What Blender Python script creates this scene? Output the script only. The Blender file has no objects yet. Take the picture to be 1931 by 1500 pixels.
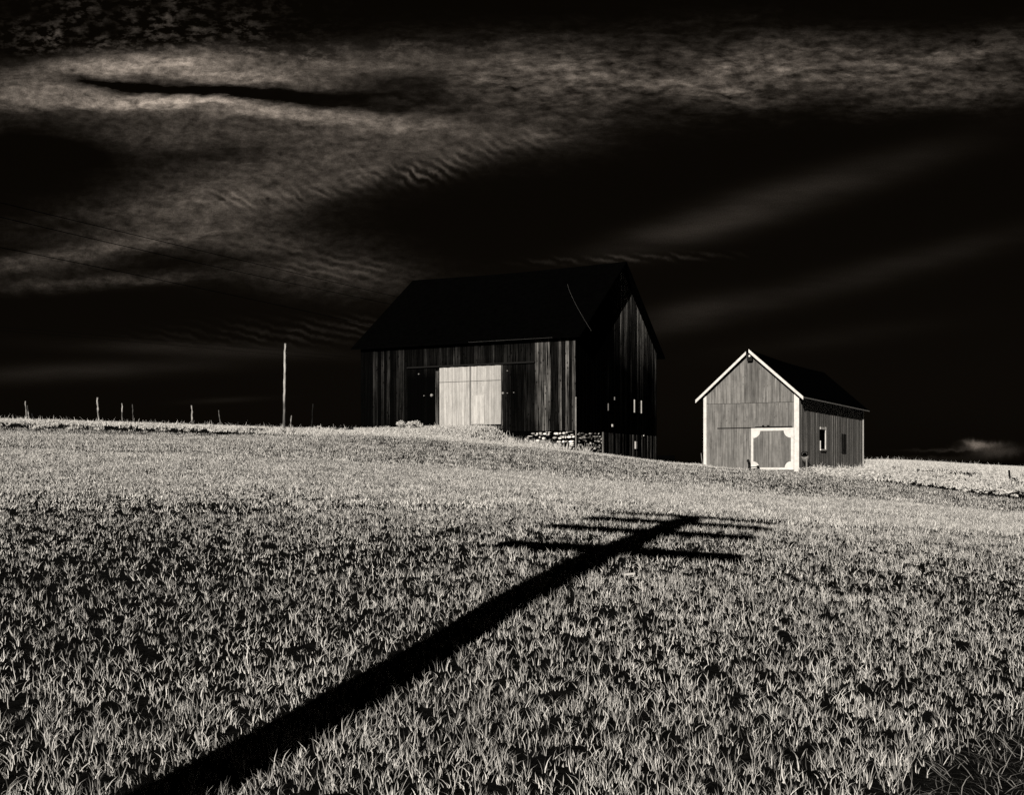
import bpy, math, random
import numpy as np
random.seed(7); rng = np.random.default_rng(11)
scn = bpy.context.scene; COL = scn.collection
R = math.radians
# ---------------------------------------------------------------- camera (eye level is z = 0)
F_PX, CX, HY = 2100.0, 965.5, 880.0          # focal length, centre column, horizon row in photo pixels
cam = bpy.data.cameras.new('camera'); co = bpy.data.objects.new('camera', cam); COL.objects.link(co)
co.location = (0, 0, 0); co.rotation_euler = (R(90), 0, 0)
cam.sensor_width = 36; cam.lens = 36*F_PX/1931; cam.shift_y = (HY-750)/1931
cam.clip_start = .1; cam.clip_end = 9000
scn.camera = co
# ---------------------------------------------------------------- sun
SUN_AZ, SUN_EL = R(18.3), R(19.0)            # light travels towards +Y turned 18.7 deg to +X
sd = (math.sin(SUN_AZ)*math.cos(SUN_EL), math.cos(SUN_AZ)*math.cos(SUN_EL), -math.sin(SUN_EL))
from mathutils import Vector
L = bpy.data.lights.new('sun', 'SUN'); L.energy = 4.6; L.angle = R(.30); L.color = (1, .925, .82)
lo = bpy.data.objects.new('sun', L); COL.objects.link(lo)
lo.rotation_euler = Vector(sd).to_track_quat('-Z', 'Y').to_euler()
lo.location = (0, 0, 60)
scn.view_settings.view_transform = 'Standard'; scn.view_settings.look = 'None'
scn.view_settings.exposure = 0; scn.view_settings.gamma = 1; scn.view_settings.use_curve_mapping = False
scn.render.engine = 'CYCLES'
scn.cycles.use_denoising = False
scn.cycles.sample_clamp_indirect = .25; scn.cycles.max_bounces = 4; scn.cycles.diffuse_bounces = 2
scn.render.filter_size = 1.2 if hasattr(scn.render, 'filter_size') else 1.5
# ---------------------------------------------------------------- world: dark infrared sky with streaked cloud
W = bpy.data.worlds.new('World'); scn.world = W; W.use_nodes = True
nt = W.node_tree; nt.nodes.clear()
class NT:
    """tiny helper for math node chains"""
    def __init__(s, nt): s.nt = nt
    def n(s, t, **kw):
        x = s.nt.nodes.new(t)
        for k, v in kw.items(): setattr(x, k, v)
        return x
    def put(s, sock, v):
        if isinstance(v, (int, float, tuple)): sock.default_value = v
        else: s.nt.links.new(v, sock)
    def m(s, op, a, b=None, c=None, clamp=False):
        x = s.n('ShaderNodeMath', operation=op); x.use_clamp = clamp
        s.put(x.inputs[0], a)
        if b is not None: s.put(x.inputs[1], b)
        if c is not None: s.put(x.inputs[2], c)
        return x.outputs[0]
    def comb(s, a, b, c):
        x = s.n('ShaderNodeCombineXYZ')
        for i, v in enumerate((a, b, c)): s.put(x.inputs[i], v)
        return x.outputs[0]
    def noise(s, vec, scale, detail=4, rough=.55, dist=0, mapping=None):
        if mapping is not None: vec = s.mapping(vec, *mapping)
        x = s.n('ShaderNodeTexNoise'); s.put(x.inputs['Vector'], vec)
        x.inputs['Scale'].default_value = scale; x.inputs['Detail'].default_value = detail
        x.inputs['Roughness'].default_value = rough; x.inputs['Distortion'].default_value = dist
        return x.outputs['Fac']
    def mapping(s, vec, loc=(0, 0, 0), rot=0, scale=(1, 1, 1), typ='POINT'):
        x = s.n('ShaderNodeMapping', vector_type=typ); s.put(x.inputs['Vector'], vec)
        if typ != 'VECTOR': x.inputs['Location'].default_value = loc
        x.inputs['Rotation'].default_value = (0, 0, rot); x.inputs['Scale'].default_value = scale
        return x.outputs[0]
    def ramp(s, v, a, b, lo=0., hi=1.):
        x = s.n('ShaderNodeMapRange'); s.put(x.inputs['Value'], v)
        x.inputs['From Min'].default_value = a; x.inputs['From Max'].default_value = b
        x.inputs['To Min'].default_value = lo; x.inputs['To Max'].default_value = hi
        return x.outputs[0]
w = NT(nt)
tc = w.n('ShaderNodeTexCoord'); sx = w.n('ShaderNodeSeparateXYZ'); nt.links.new(tc.outputs['Generated'], sx.inputs[0])
yy = w.m('MAXIMUM', sx.outputs[1], .04)
U = w.m('MULTIPLY_ADD', w.m('DIVIDE', sx.outputs[0], yy), 21.0, 9.655)     # tangent-plane sky coordinates
V = w.m('MULTIPLY_ADD', w.m('DIVIDE', sx.outputs[2], yy), -21.0, 8.80)
P0 = w.comb(U, V, 0.)
# gentle warping so that streak edges wander
wx = w.m('MULTIPLY_ADD', w.noise(P0, .55, 3), .9, -.45)
wy = w.m('MULTIPLY_ADD', w.noise(w.mapping(P0, (7, 3, 0), 0, (.6, 2.2, 1)), 1.0, 6, .62), .50, -.25)
P = w.comb(w.m('ADD', U, wx), w.m('ADD', V, wy), 0.)
def blob(cx, cy, a, b, ang, amp, acc, vec=None):
    mp = w.mapping(P if vec is None else vec, (cx/100, cy/100, 0), -R(ang), (a/100, b/100, 1), 'TEXTURE')
    d = w.n('ShaderNodeVectorMath', operation='DOT_PRODUCT'); nt.links.new(mp, d.inputs[0]); nt.links.new(mp, d.inputs[1])
    g = w.m('POWER', .3679, d.outputs['Value'])
    return w.m('MULTIPLY_ADD', g, amp, acc)
soft = [(70,180,130,26,4,.10),(220,126,170,20,5,.19),(430,142,150,16,-5,.20),(340,118,200,10,0,.06),(650,125,230,24,3,.062),
        (290,193,180,17,-2,.25),(340,190,90,8,0,.16),(500,205,150,16,-9,.11),(690,226,170,17,-6,.10),
        (300,245,280,48,0,.032),(640,262,300,50,3,.036),
        (390,385,190,42,8,.062),(520,315,220,36,8,.026),(200,468,190,15,9,.05),(60,502,130,13,3,.026),(190,528,190,12,3,.026),
        (450,450,170,36,-5,.028),(620,520,170,34,-4,.018),(60,440,110,20,0,.006)]
billow = [(a_[0], a_[1], a_[2], a_[3], a_[4], a_[5]*.62) for a_ in [(880,120,220,40,0,.042),(1100,130,260,48,2,.05),(1330,128,230,52,4,.058),(1560,130,230,44,5,.066),(1620,172,220,28,0,.045),
          (1820,100,170,28,12,.045),(1900,150,120,26,8,.034),(1050,245,150,30,10,.034),(900,205,200,34,8,.030),
          (770,300,190,26,16,.045)]]
beam = [(1400,398,170,30,17,.014),(1580,345,240,30,17,.007),(1260,440,140,22,14,.007),(1300,592,110,24,12,.009),
        (1520,548,260,24,14,.005),(1780,478,220,24,14,.003),(1560,640,200,20,8,.002),(160,700,240,16,3,.008),(380,660,220,12,-2,.009),(430,755,70,5,3,.004)]
acc = 0.0
for b in soft: acc = blob(*b, acc)
att = 0.0
for b in [(230,158,130,9,-5,1.2),(420,174,170,11,-5,1.2),(620,184,190,15,-4,1.3),(760,192,110,14,-2,1.0),(50,268,150,48,0,1.15),(150,300,110,30,0,.6),(400,292,150,26,6,.75),
          (60,345,190,36,-4,.8),(100,432,180,13,6,.7),(400,492,220,10,6,.7),(130,498,110,8,5,.4)]:
    att = blob(*b, att)
soft_v = w.m('MULTIPLY', acc, w.m('SUBTRACT', 1.0, w.m('MINIMUM', att, 1.0)))
tex1 = w.ramp(w.noise(w.mapping(P, (0, 0, 0), R(-4), (2.6, 6.5, 1)), 1.0, 9, .66), .32, .68, .30, 1.65)
tex1b = w.ramp(w.noise(w.mapping(P0, (8, 2, 0), R(-6), (5.5, 9.5, 1)), 1.0, 5, .6), .34, .66, .62, 1.38)
soft_v = w.m('MULTIPLY', w.m('MULTIPLY', soft_v, tex1), tex1b)
acc = 0.0
for b in billow: acc = blob(*b, acc)
tex2 = w.ramp(w.noise(w.mapping(P, (3, 5, 0), R(9), (1.9, 6.5, 1)), 1.0, 9, .64, .1), .30, .72, .0, 2.1)
tex2b = w.ramp(w.noise(w.mapping(P0, (2, 9, 0), R(14), (3.4, 9.0, 1)), 1.0, 6, .6), .34, .66, .35, 1.65)
tex2c = w.ramp(w.noise(w.mapping(P0, (5, 1, 0), R(10), (.38, 1.15, 1)), 1.0, 4, .6), .40, .60, .40, 1.45)
bil_v = w.m('MULTIPLY', w.m('MULTIPLY', w.m('MULTIPLY', acc, tex2c), tex2b), w.m('MAXIMUM', tex2, 0.0))
# small mackerel puffs, top left and along the upper edge of the streak
acc = 0.0
for b in [(260,20,200,34,0,.030),(120,75,110,26,-10,.045),(330,60,180,24,0,.030),(420,100,260,14,-2,.07),(700,98,260,14,4,.04)]: acc = blob(*b, acc)
vn = w.n('ShaderNodeTexNoise'); nt.links.new(w.mapping(P0, (1, 2, 0), 0, (4.2, 8.0, 1)), vn.inputs['Vector'])
vn.inputs['Scale'].default_value = 1.0; vn.inputs['Detail'].default_value = 3; vn.inputs['Roughness'].default_value = .62; vn.inputs['Distortion'].default_value = .0
acc = w.m('MULTIPLY', acc, w.ramp(w.noise(P0, 1.1, 3), .40, .62, .05, 1.3))
puf_v = w.m('MULTIPLY', acc, w.m('MAXIMUM', w.ramp(vn.outputs['Fac'], .47, .78, 0., 2.0), 0.0))
# ripples
def ripple(blobs, rot, scale, dist):
    a = 0.0
    for b in blobs: a = blob(*b, a, P0)
    wv = w.n('ShaderNodeTexWave', wave_type='BANDS', bands_direction='X', wave_profile='SIN')
    nt.links.new(w.mapping(P0, (0, 0, 0), R(rot), (1, 1, 1)), wv.inputs['Vector'])
    wv.inputs['Scale'].default_value = scale; wv.inputs['Distortion'].default_value = dist
    wv.inputs['Detail'].default_value = 3; wv.inputs['Detail Scale'].default_value = 1.2; wv.inputs['Detail Roughness'].default_value = .6
    return w.m('MULTIPLY', a, w.m('MULTIPLY', w.m('POWER', wv.outputs['Fac'], 1.6), w.ramp(w.noise(P0, 1.7, 4), .35, .65, .2, 1.5)))
rip = ripple([(470,378,70,17,-6,.06),(560,366,70,14,5,.055),(690,328,90,17,8,.055),(780,322,60,17,8,.07),(880,292,70,20,20,.035),(1000,262,70,20,20,.02)], 58, 1.9, 6.5)
rip2 = ripple([(540,470,100,14,-12,.022),(620,512,100,15,-6,.030),(690,505,70,16,-4,.022),(1180,488,130,7,2,.022),(640,625,110,22,4,.007),(480,630,160,22,3,.006)], 76, 2.1, 5.0)
acc = 0.0
for b in beam: acc = blob(*b, acc, P0)
bm_v = w.m('MULTIPLY', acc, w.ramp(w.noise(w.mapping(P0, (0,0,0), R(15), (.5, 2.6, 1)), 1.0, 5), .3, .7, .6, 1.4))
lo_c = 0.0
PL = w.comb(w.m('ADD', U, w.m('MULTIPLY_ADD', w.noise(P0, 6, 4), .30, -.15)), w.m('ADD', V, w.m('MULTIPLY_ADD', w.noise(w.mapping(P0, (4,1,0)), 6, 5, .65), .16, -.08)), 0.)
for b in [(1838,837,17,5,-4,.13),(1852,842,30,5.5,4,.085),(1880,853,38,9,4,.03),(1800,850,70,2.5,0,.012),(1700,866,130,4,0,.007)]: lo_c = blob(*b, lo_c, PL)
tot = w.m('ADD', w.m('ADD', soft_v, bil_v), w.m('ADD', puf_v, w.m('ADD', rip, w.m('ADD', rip2, w.m('ADD', bm_v, lo_c)))))
gr = w.ramp(w.noise(P0, 42.0, 2, .7), .25, .75, .66, 1.34)
tot = w.m('MAXIMUM', w.m('MULTIPLY', tot, gr), 0.0)
sky = w.n('ShaderNodeTexSky'); sky.sky_type = 'NISHITA'; sky.sun_disc = False
sky.sun_elevation = SUN_EL; sky.sun_rotation = math.pi + SUN_AZ   # sun stands behind the camera, to its left
bw = w.n('ShaderNodeRGBToBW'); nt.links.new(sky.outputs[0], bw.inputs[0])
clear = w.m('MULTIPLY', bw.outputs[0], .0030)                      # what a deep red filter leaves of the blue
full = w.m('ADD', w.m('MULTIPLY', tot, 10.0), clear)
mixc = w.n('ShaderNodeMix', data_type='RGBA', blend_type='MULTIPLY'); mixc.inputs['Factor'].default_value = 1
cc = w.n('ShaderNodeCombineXYZ')
for i in range(3): nt.links.new(full, cc.inputs[i])
nt.links.new(cc.outputs[0], mixc.inputs['A']); mixc.inputs['B'].default_value = (1.0, .83, .68, 1)
floor_ = w.n('ShaderNodeMix', data_type='RGBA', blend_type='ADD'); floor_.inputs['Factor'].default_value = 1
nt.links.new(mixc.outputs['Result'], floor_.inputs['A']); floor_.inputs['B'].default_value = (.013, .008, .0025, 1)
bg = w.n('ShaderNodeBackground'); bg.inputs['Strength'].default_value = .1
nt.links.new(floor_.outputs['Result'], bg.inputs['Color'])
ow = w.n('ShaderNodeOutputWorld'); nt.links.new(bg.outputs[0], ow.inputs['Surface'])
W.cycles.sampling_method = 'MANUAL'; W.cycles.sample_map_resolution = 512

# ================================================================ materials
def new_mat(name):
    m = bpy.data.materials.new(name); m.use_nodes = True
    t = m.node_tree; t.nodes.clear()
    h = NT(t); out = h.n('ShaderNodeOutputMaterial'); b = h.n('ShaderNodeBsdfPrincipled')
    t.links.new(b.outputs[0], out.inputs[0])
    return m, h, b
def grey(h, val, tint=(1, .99, .97)):
    x = h.n('ShaderNodeCombineXYZ')
    for i in range(3): h.put(x.inputs[i], h.m('MULTIPLY', val, tint[i]))
    return x.outputs[0]
def plain(name, v, rough=.8, spec=.2, var=.15, scale=8., metal=0.):
    m, h, b = new_mat(name)
    g = h.n('ShaderNodeNewGeometry')
    n = h.ramp(h.noise(g.outputs['Position'], scale, 5), .3, .7, v*(1-var), v*(1+var))
    h.put(b.inputs['Base Color'], grey(h, n)); b.inputs['Roughness'].default_value = rough
    b.inputs['Specular IOR Level'].default_value = spec; b.inputs['Metallic'].default_value = metal
    return m
def bump(h, b, hgt, strength, dist=.02):
    x = h.n('ShaderNodeBump'); x.inputs['Strength'].default_value = strength; x.inputs['Distance'].default_value = dist
    h.put(x.inputs['Height'], hgt); h.nt.links.new(x.outputs[0], b.inputs['Normal'])
def wood(name, dark, light, knots=True, sx_=7., sz=.45, rough=.85, g0=.30, g1=.68, gl=.25):
    """weathered boards; point attribute 'tone' = how silvered each board is, plus any painted shade, 'seed' = shifts its grain"""
    m, h, b = new_mat(name)
    g = h.n('ShaderNodeNewGeometry'); a = h.n('ShaderNodeAttribute', attribute_name='tone'); s = h.n('ShaderNodeAttribute', attribute_name='seed')
    off = h.comb(h.m('MULTIPLY', s.outputs['Fac'], 37.), h.m('MULTIPLY', s.outputs['Fac'], 11.), h.m('MULTIPLY', s.outputs['Fac'], 23.))
    v = h.n('ShaderNodeVectorMath', operation='ADD'); h.put(v.inputs[0], g.outputs['Position']); h.put(v.inputs[1], off)
    grain = h.noise(h.mapping(v.outputs[0], (0, 0, 0), 0, (sx_*3, sx_*3, sz)), 1., 6, .65)
    blot = h.noise(h.mapping(v.outputs[0], (0, 0, 0), 0, (1.6, 1.6, .9)), 1.3, 5, .7)
    f = h.m('MULTIPLY', h.ramp(grain, g0, g1, gl, 1.35), h.ramp(blot, .25, .70, .45, 1.25))
    if knots:
        k = h.n('ShaderNodeTexVoronoi'); h.put(k.inputs['Vector'], h.mapping(v.outputs[0], (0, 0, 0), 0, (4, 4, 2.2))); k.inputs['Scale'].default_value = 1.
        f = h.m('MULTIPLY', f, h.ramp(k.outputs['Distance'], *((.10, .26, .15, 1.) if dark < .005 else (.05, .16, .45, 1.))))
    f = h.m('MULTIPLY', f, a.outputs['Fac'], clamp=True)
    h.put(b.inputs['Base Color'], grey(h, h.m('MULTIPLY_ADD', f, light-dark, dark)))
    b.inputs['Roughness'].default_value = rough; b.inputs['Specular IOR Level'].default_value = 0 if dark < .005 else .12
    bump(h, b, grain, .35, .012)
    return m
M = {}
M['old_wood'] = wood('black_weathered_boards', .0012, .42, True, 6, .35, g0=.42, g1=.66, gl=.0)
M['barn_wood'] = wood('grey_weathered_boards', .03, .30, True, 7, .45)
M['door_wood'] = wood('pale_door_boards', .22, .66, True, 7, .4)
M['post_wood'] = wood('split_post_wood', .004, .55, False, 10, .9)
M['white'] = plain('old_white_paint', .76, .6, .3, .16, 5)
M['roof'] = plain('black_roofing', .0010, .9, .0, .3, 3)
M['dark'] = plain('dark_interior', .0012, .9, .0)
M['iron'] = plain('black_iron', .006, .6, .15)
M['wire'] = plain('black_cable', .002, .9, .02)
M['galv'] = plain('dull_galvanized_sheet', .30, .55, .3, .3, 6)
M['pole'] = plain('creosoted_pole', .02, .8, .1)
M['glass'] = plain('dark_window_glass', .002, .15, .1)
m, h, b = new_mat('dark_soil')
g = h.n('ShaderNodeNewGeometry'); n = h.noise(g.outputs['Position'], 14., 8, .7)
h.put(b.inputs['Base Color'], grey(h, h.ramp(n, .3, .75, .004, .018))); b.inputs['Roughness'].default_value = 1; b.inputs['Specular IOR Level'].default_value = 0
bump(h, b, n, .8, .05); M['soil'] = m
def leafmat(name, lo_, hi_, trans=0.):
    m, h, b = new_mat(name)
    a = h.n('ShaderNodeAttribute', attribute_name='tone')
    h.put(b.inputs['Base Color'], grey(h, h.m('MULTIPLY_ADD', a.outputs['Fac'], hi_-lo_, lo_)))
    b.inputs['Roughness'].default_value = .6; b.inputs['Specular IOR Level'].default_value = .25
    return m
M['wheat'] = leafmat('young_wheat_blades', .05, .88)
M['verge'] = leafmat('dry_verge_grass', .30, .78)
M['leaf'] = leafmat('pale_weed_leaves', .20, .80)
m, h, b = new_mat('field_stone')
a = h.n('ShaderNodeAttribute', attribute_name='tone'); g = h.n('ShaderNodeNewGeometry')
n = h.noise(g.outputs['Position'], 9., 6, .7)
h.put(b.inputs['Base Color'], grey(h, h.m('MULTIPLY', a.outputs['Fac'], h.ramp(n, .3, .65, .3, .9)))); b.inputs['Roughness'].default_value = .9
b.inputs['Specular IOR Level'].default_value = .1
bump(h, b, n, .7, .04); M['stone'] = m

# ================================================================ object helpers
def tag(o, label=None, cat=None, group=None, kind=None):
    if label: o['label'] = label
    if cat: o['category'] = cat
    if group: o['group'] = group
    if kind: o['kind'] = kind
    return o
def empty(name, loc, label, cat, group=None):
    o = bpy.data.objects.new(name, None); COL.objects.link(o); o.location = loc
    o.empty_display_size = .3
    return tag(o, label, cat, group)
def raw_mesh(name, V_, loops, starts, mat, parent=None, attrs=None, smooth=False, loc=(0, 0, 0)):
    V_ = np.asarray(V_, dtype=np.float32)
    me = bpy.data.meshes.new(name); me.vertices.add(len(V_)); me.vertices.foreach_set('co', V_.ravel())
    me.loops.add(len(loops)); me.loops.foreach_set('vertex_index', np.asarray(loops, dtype=np.int32))
    me.polygons.add(len(starts)); me.polygons.foreach_set('loop_start', np.asarray(starts, dtype=np.int32))
    me.update(calc_edges=True)
    for k, a_ in (attrs or {}).items():
        at = me.attributes.new(k, 'FLOAT', 'POINT'); at.data.foreach_set('value', np.asarray(a_, dtype=np.float32))
    me.polygons.foreach_set('use_smooth', np.full(len(starts), bool(smooth)))
    me.materials.append(mat)
    o = bpy.data.objects.new(name, me); COL.objects.link(o); o.location = loc
    if parent: o.parent = parent
    return o
class MB:
    """collects solid pieces in world coordinates; build() links them as one mesh object"""
    def __init__(s): s.v = []; s.f = []; s.t = []; s.s = []
    def hexa(s, pts, tone=1., seed=None):
        """pts: 8 points, bottom ring 4 then top ring 4"""
        i = len(s.v); s.v += [tuple(p) for p in pts]
        seed = random.random() if seed is None else seed
        s.t += ([tone]*8 if isinstance(tone, (int, float)) else list(tone)); s.s += [seed]*8
        s.f += [(i, i+3, i+2, i+1), (i+4, i+5, i+6, i+7)] + [(i+k, i+(k+1) % 4, i+4+(k+1) % 4, i+4+k) for k in range(4)]
    def tube(s, pts, rad, n=8, tone=1., cap=True):
        pts = [Vector(p) for p in pts]; rad = rad if isinstance(rad, (list, tuple)) else [rad]*len(pts)
        i0 = len(s.v); seed = random.random()
        for k, p in enumerate(pts):
            d = (pts[min(k+1, len(pts)-1)]-pts[max(k-1, 0)]).normalized()
            a = d.cross(Vector((0, 0, 1)));
            if a.length < .05: a = d.cross(Vector((0, 1, 0)))
            a.normalize(); c = d.cross(a)
            for j in range(n):
                t = 2*math.pi*j/n
                s.v.append(tuple(p+(a*math.cos(t)+c*math.sin(t))*rad[k])); s.s.append(seed)
                s.t.append(tone if isinstance(tone, (int, float)) else tone[k])
        for k in range(len(pts)-1):
            for j in range(n):
                a_, b_ = i0+k*n+j, i0+k*n+(j+1) % n
                s.f.append((a_, b_, b_+n, a_+n))
        if cap:
            s.f.append(tuple(i0+j for j in range(n))[::-1]); s.f.append(tuple(i0+(len(pts)-1)*n+j for j in range(n)))
    def prism(s, ring0, ring1, tone=1.):
        i = len(s.v); n = len(ring0); s.v += [tuple(p) for p in ring0]+[tuple(p) for p in ring1]
        s.t += [tone]*2*n; s.s += [random.random()]*2*n
        s.f.append(tuple(range(i, i+n))[::-1]); s.f.append(tuple(range(i+n, i+2*n)))
        for k in range(n): s.f.append((i+k, i+(k+1) % n, i+n+(k+1) % n, i+n+k))
    def build(s, name, mat, parent=None, smooth=False, base=None):
        o_ = Vector(parent_origin(parent)) if parent else Vector(base or (0, 0, 0))
        V_ = np.array(s.v, dtype=np.float32)-np.array(o_, dtype=np.float32)
        loops = [i for f in s.f for i in f]; st = np.cumsum([0]+[len(f) for f in s.f])[:-1]
        o = raw_mesh(name, V_, loops, st, mat, parent, {'tone': s.t, 'seed': s.s}, smooth, (0, 0, 0) if parent else tuple(o_))
        return o
def parent_origin(p):
    o = Vector((0, 0, 0))
    while p is not None: o += p.location; p = p.parent
    return o
class Frame:
    """a vertical wall plane: t runs along it, n points outwards"""
    def __init__(s, O, t, n): s.O = Vector((O[0], O[1])); s.t = Vector(t).normalized(); s.n = Vector(n).normalized()
    def p(s, t, z, n=0.): q = s.O+s.t*t+s.n*n; return (q.x, q.y, z)
    def at(s, px, py, n=0.):
        """photo pixel -> (t, z) on this wall"""
        u = (px-CX)/F_PX; O = s.O+s.n*n
        t = (u*O.y-O.x)/(s.t.x-u*s.t.y); Y = O.y+t*s.t.y
        return t, (HY-py)/F_PX*Y
    def box(s, mb, t0, t1, z0, z1, n0, n1, tone=1., seed=None, z1b=None, z0b=None):
        z1b = z1 if z1b is None else z1b; z0b = z0 if z0b is None else z0b
        pts = [s.p(t0, z0, n0), s.p(t1, z0b, n0), s.p(t1, z0b, n1), s.p(t0, z0, n1), s.p(t0, z1, n0), s.p(t1, z1b, n0), s.p(t1, z1b, n1), s.p(t0, z1, n1)]
        mb.hexa(pts, tone, seed)
def boards(fr, mb, t0, t1, z0, ztop, width, tonef, holes=(), nbase=0., thick=.022, gap=.012, rag=0.):
    """vertical boards with small gaps; ztop(t) gives the top, tonef(t, z) the silvering plus any painted shade"""
    t = t0
    while t < t1-.02:
        wd = min(width*random.uniform(.75, 1.25), t1-t); a, b_ = t, t+wd-gap
        cuts = [(z0-random.random()*rag, None)]
        sp = []
        hs = sorted([h_ for h_ in holes if a < h_[1]-.02 and b_ > h_[0]+.02], key=lambda q: q[2])
        zc = z0-random.random()*rag
        for h_ in hs: sp.append((zc, h_[2])); zc = h_[3]
        sp.append((zc, None)); seed = random.random(); th = nbase+thick+random.random()*.018
        for (za, zb) in sp:
            za_, zt0, zt1 = za, (ztop(a) if zb is None else zb), (ztop(b_) if zb is None else zb)
            n = 5 if (min(zt0, zt1)-za) > 2 else 1
            br = random.uniform(-1, 1)
            for k in range(n):
                f0, f1 = k/n, (k+1)/n
                la, lb = za_+(zt0-za_)*f0, za_+(zt0-za_)*f1; ra, rb = za_+(zt1-za_)*f0, za_+(zt1-za_)*f1
                tb, tt = tonef((a+b_)/2, (la+ra)/2, br), tonef((a+b_)/2, (lb+rb)/2, br)
                fr.box(mb, a, b_, la, lb, nbase-.03, th, [tb]*4+[tt]*4, seed, z1b=rb, z0b=ra)
        t += wd

# ================================================================ terrain
PXS = [-1400, -500, 0, 500, 745, 965, 1150, 1330, 1500, 1650, 1931, 2500, 3400]
DS = [2, 5, 9, 14, 20, 30, 45, 58, 66, 72, 80, 95, 125, 220, 600]
ZT = {
-1400:[-1.5,-1.35,-1.1,-.7,-.1,.9, 2.0,2.8,3.2,3.5,3.8,3.9,3.2,-2,-30],
-500:[-1.52,-1.42,-1.25,-.95,-.5,.3,1.4,2.2,2.7,3.1,3.5,3.5,2.6,-3,-30],
0:   [-1.57,-1.50,-1.38,-1.15,-.85,-.25,.85,1.60,2.05,2.80,3.22,3.0,1.2,-4,-30],
500: [-1.6,-1.56,-1.40,-1.12,-.85,-.42,.50,1.30,1.80,2.32,2.62,2.4,.6,-5,-30],
745: [-1.6,-1.58,-1.36,-1.03,-.80,-.50,.22,1.10,1.72,2.0,2.3,2.0,.2,-5,-30],
965: [-1.6,-1.60,-1.33,-.96,-.78,-.60,-.10,.75,1.22,1.25,1.2,.8,-.5,-6,-30],
1150:[-1.6,-1.60,-1.37,-1.04,-.86,-.80,-.50,.20,.62,.66,.4,-.1,-1.6,-6,-30],
1330:[-1.62,-1.62,-1.42,-1.12,-.96,-.95,-.75,-.26,-.02,-.05,-.3,-1.0,-2.2,-6,-30],
1500:[-1.65,-1.65,-1.46,-1.22,-1.10,-1.15,-1.10,-.58,-.27,-.25,-.25,-.1,-.6,-6,-30],
1650:[-1.66,-1.68,-1.50,-1.30,-1.18,-1.30,-1.27,-.88,-.60,-.42,-.15,.30,.52,-4,-30],
1931:[-1.7,-1.74,-1.58,-1.42,-1.27,-1.62,-1.78,-1.52,-1.30,-1.10,-.80,-.42,-.22,-4,-30],
2500:[-1.75,-1.85,-1.75,-1.65,-1.6,-2.0,-2.2,-2.0,-1.8,-1.6,-1.4,-1.1,-1.0,-5,-30],
3400:[-1.8,-1.95,-1.95,-1.95,-2.0,-2.4,-2.7,-2.6,-2.4,-2.3,-2.2,-2.0,-2.0,-6,-30]}
def pchip(x, y, xq):
    x = np.asarray(x, float); y = np.asarray(y, float); h_ = np.diff(x); d = np.diff(y, axis=0)/h_.reshape(-1, *([1]*(y.ndim-1)))
    m_ = np.zeros_like(y); m_[1:-1] = np.where(d[:-1]*d[1:] > 0, 2*d[:-1]*d[1:]/(d[:-1]+d[1:]+1e-12*np.sign(d[:-1]+d[1:]+1e-15)), 0)
    m_[1:-1] = .5*m_[1:-1]+.5*np.where(d[:-1]*d[1:] > 0, (d[:-1]+d[1:])/2, 0)
    m_[0] = d[0]; m_[-1] = d[-1]
    i = np.clip(np.searchsorted(x, xq)-1, 0, len(x)-2); s = (xq-x[i])/h_[i]; s = np.clip(s, 0, 1)
    sh = (-1,)+(1,)*(y.ndim-1); s_ = s.reshape(sh); hh = h_[i].reshape(sh)
    return ((1+2*s_)*(1-s_)**2)*y[i]+(s_*(1-s_)**2)*hh*m_[i]+(s_**2*(3-2*s_))*y[i+1]+(s_**2*(s_-1))*hh*m_[i+1]
PXF = np.linspace(PXS[0], PXS[-1], 481); LDF = np.linspace(math.log(2), math.log(600), 400)
tab = np.array([ZT[p] for p in PXS]); tab = pchip(PXS, tab, PXF); tab = pchip(np.log(DS), tab.T, LDF).T      # [px, d]
lat = {}
def vnoise(x, y, s, seed=0):
    """value noise, 0..1"""
    if seed not in lat: lat[seed] = np.random.default_rng(100+seed).random((256, 256))
    g_ = lat[seed]; x = np.asarray(x)/s; y = np.asarray(y)/s; xi = np.floor(x).astype(int); yi = np.floor(y).astype(int)
    fx = x-xi; fy = y-yi; fx = fx*fx*(3-2*fx); fy = fy*fy*(3-2*fy); a_ = lambda i, j: g_[(xi+i) % 256, (yi+j) % 256]
    return (a_(0, 0)*(1-fx)+a_(1, 0)*fx)*(1-fy)+(a_(0, 1)*(1-fx)+a_(1, 1)*fx)*fy
def sstep(a, b_, x): t = np.clip((x-a)/(b_-a), 0, 1); return t*t*(3-2*t)
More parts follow.
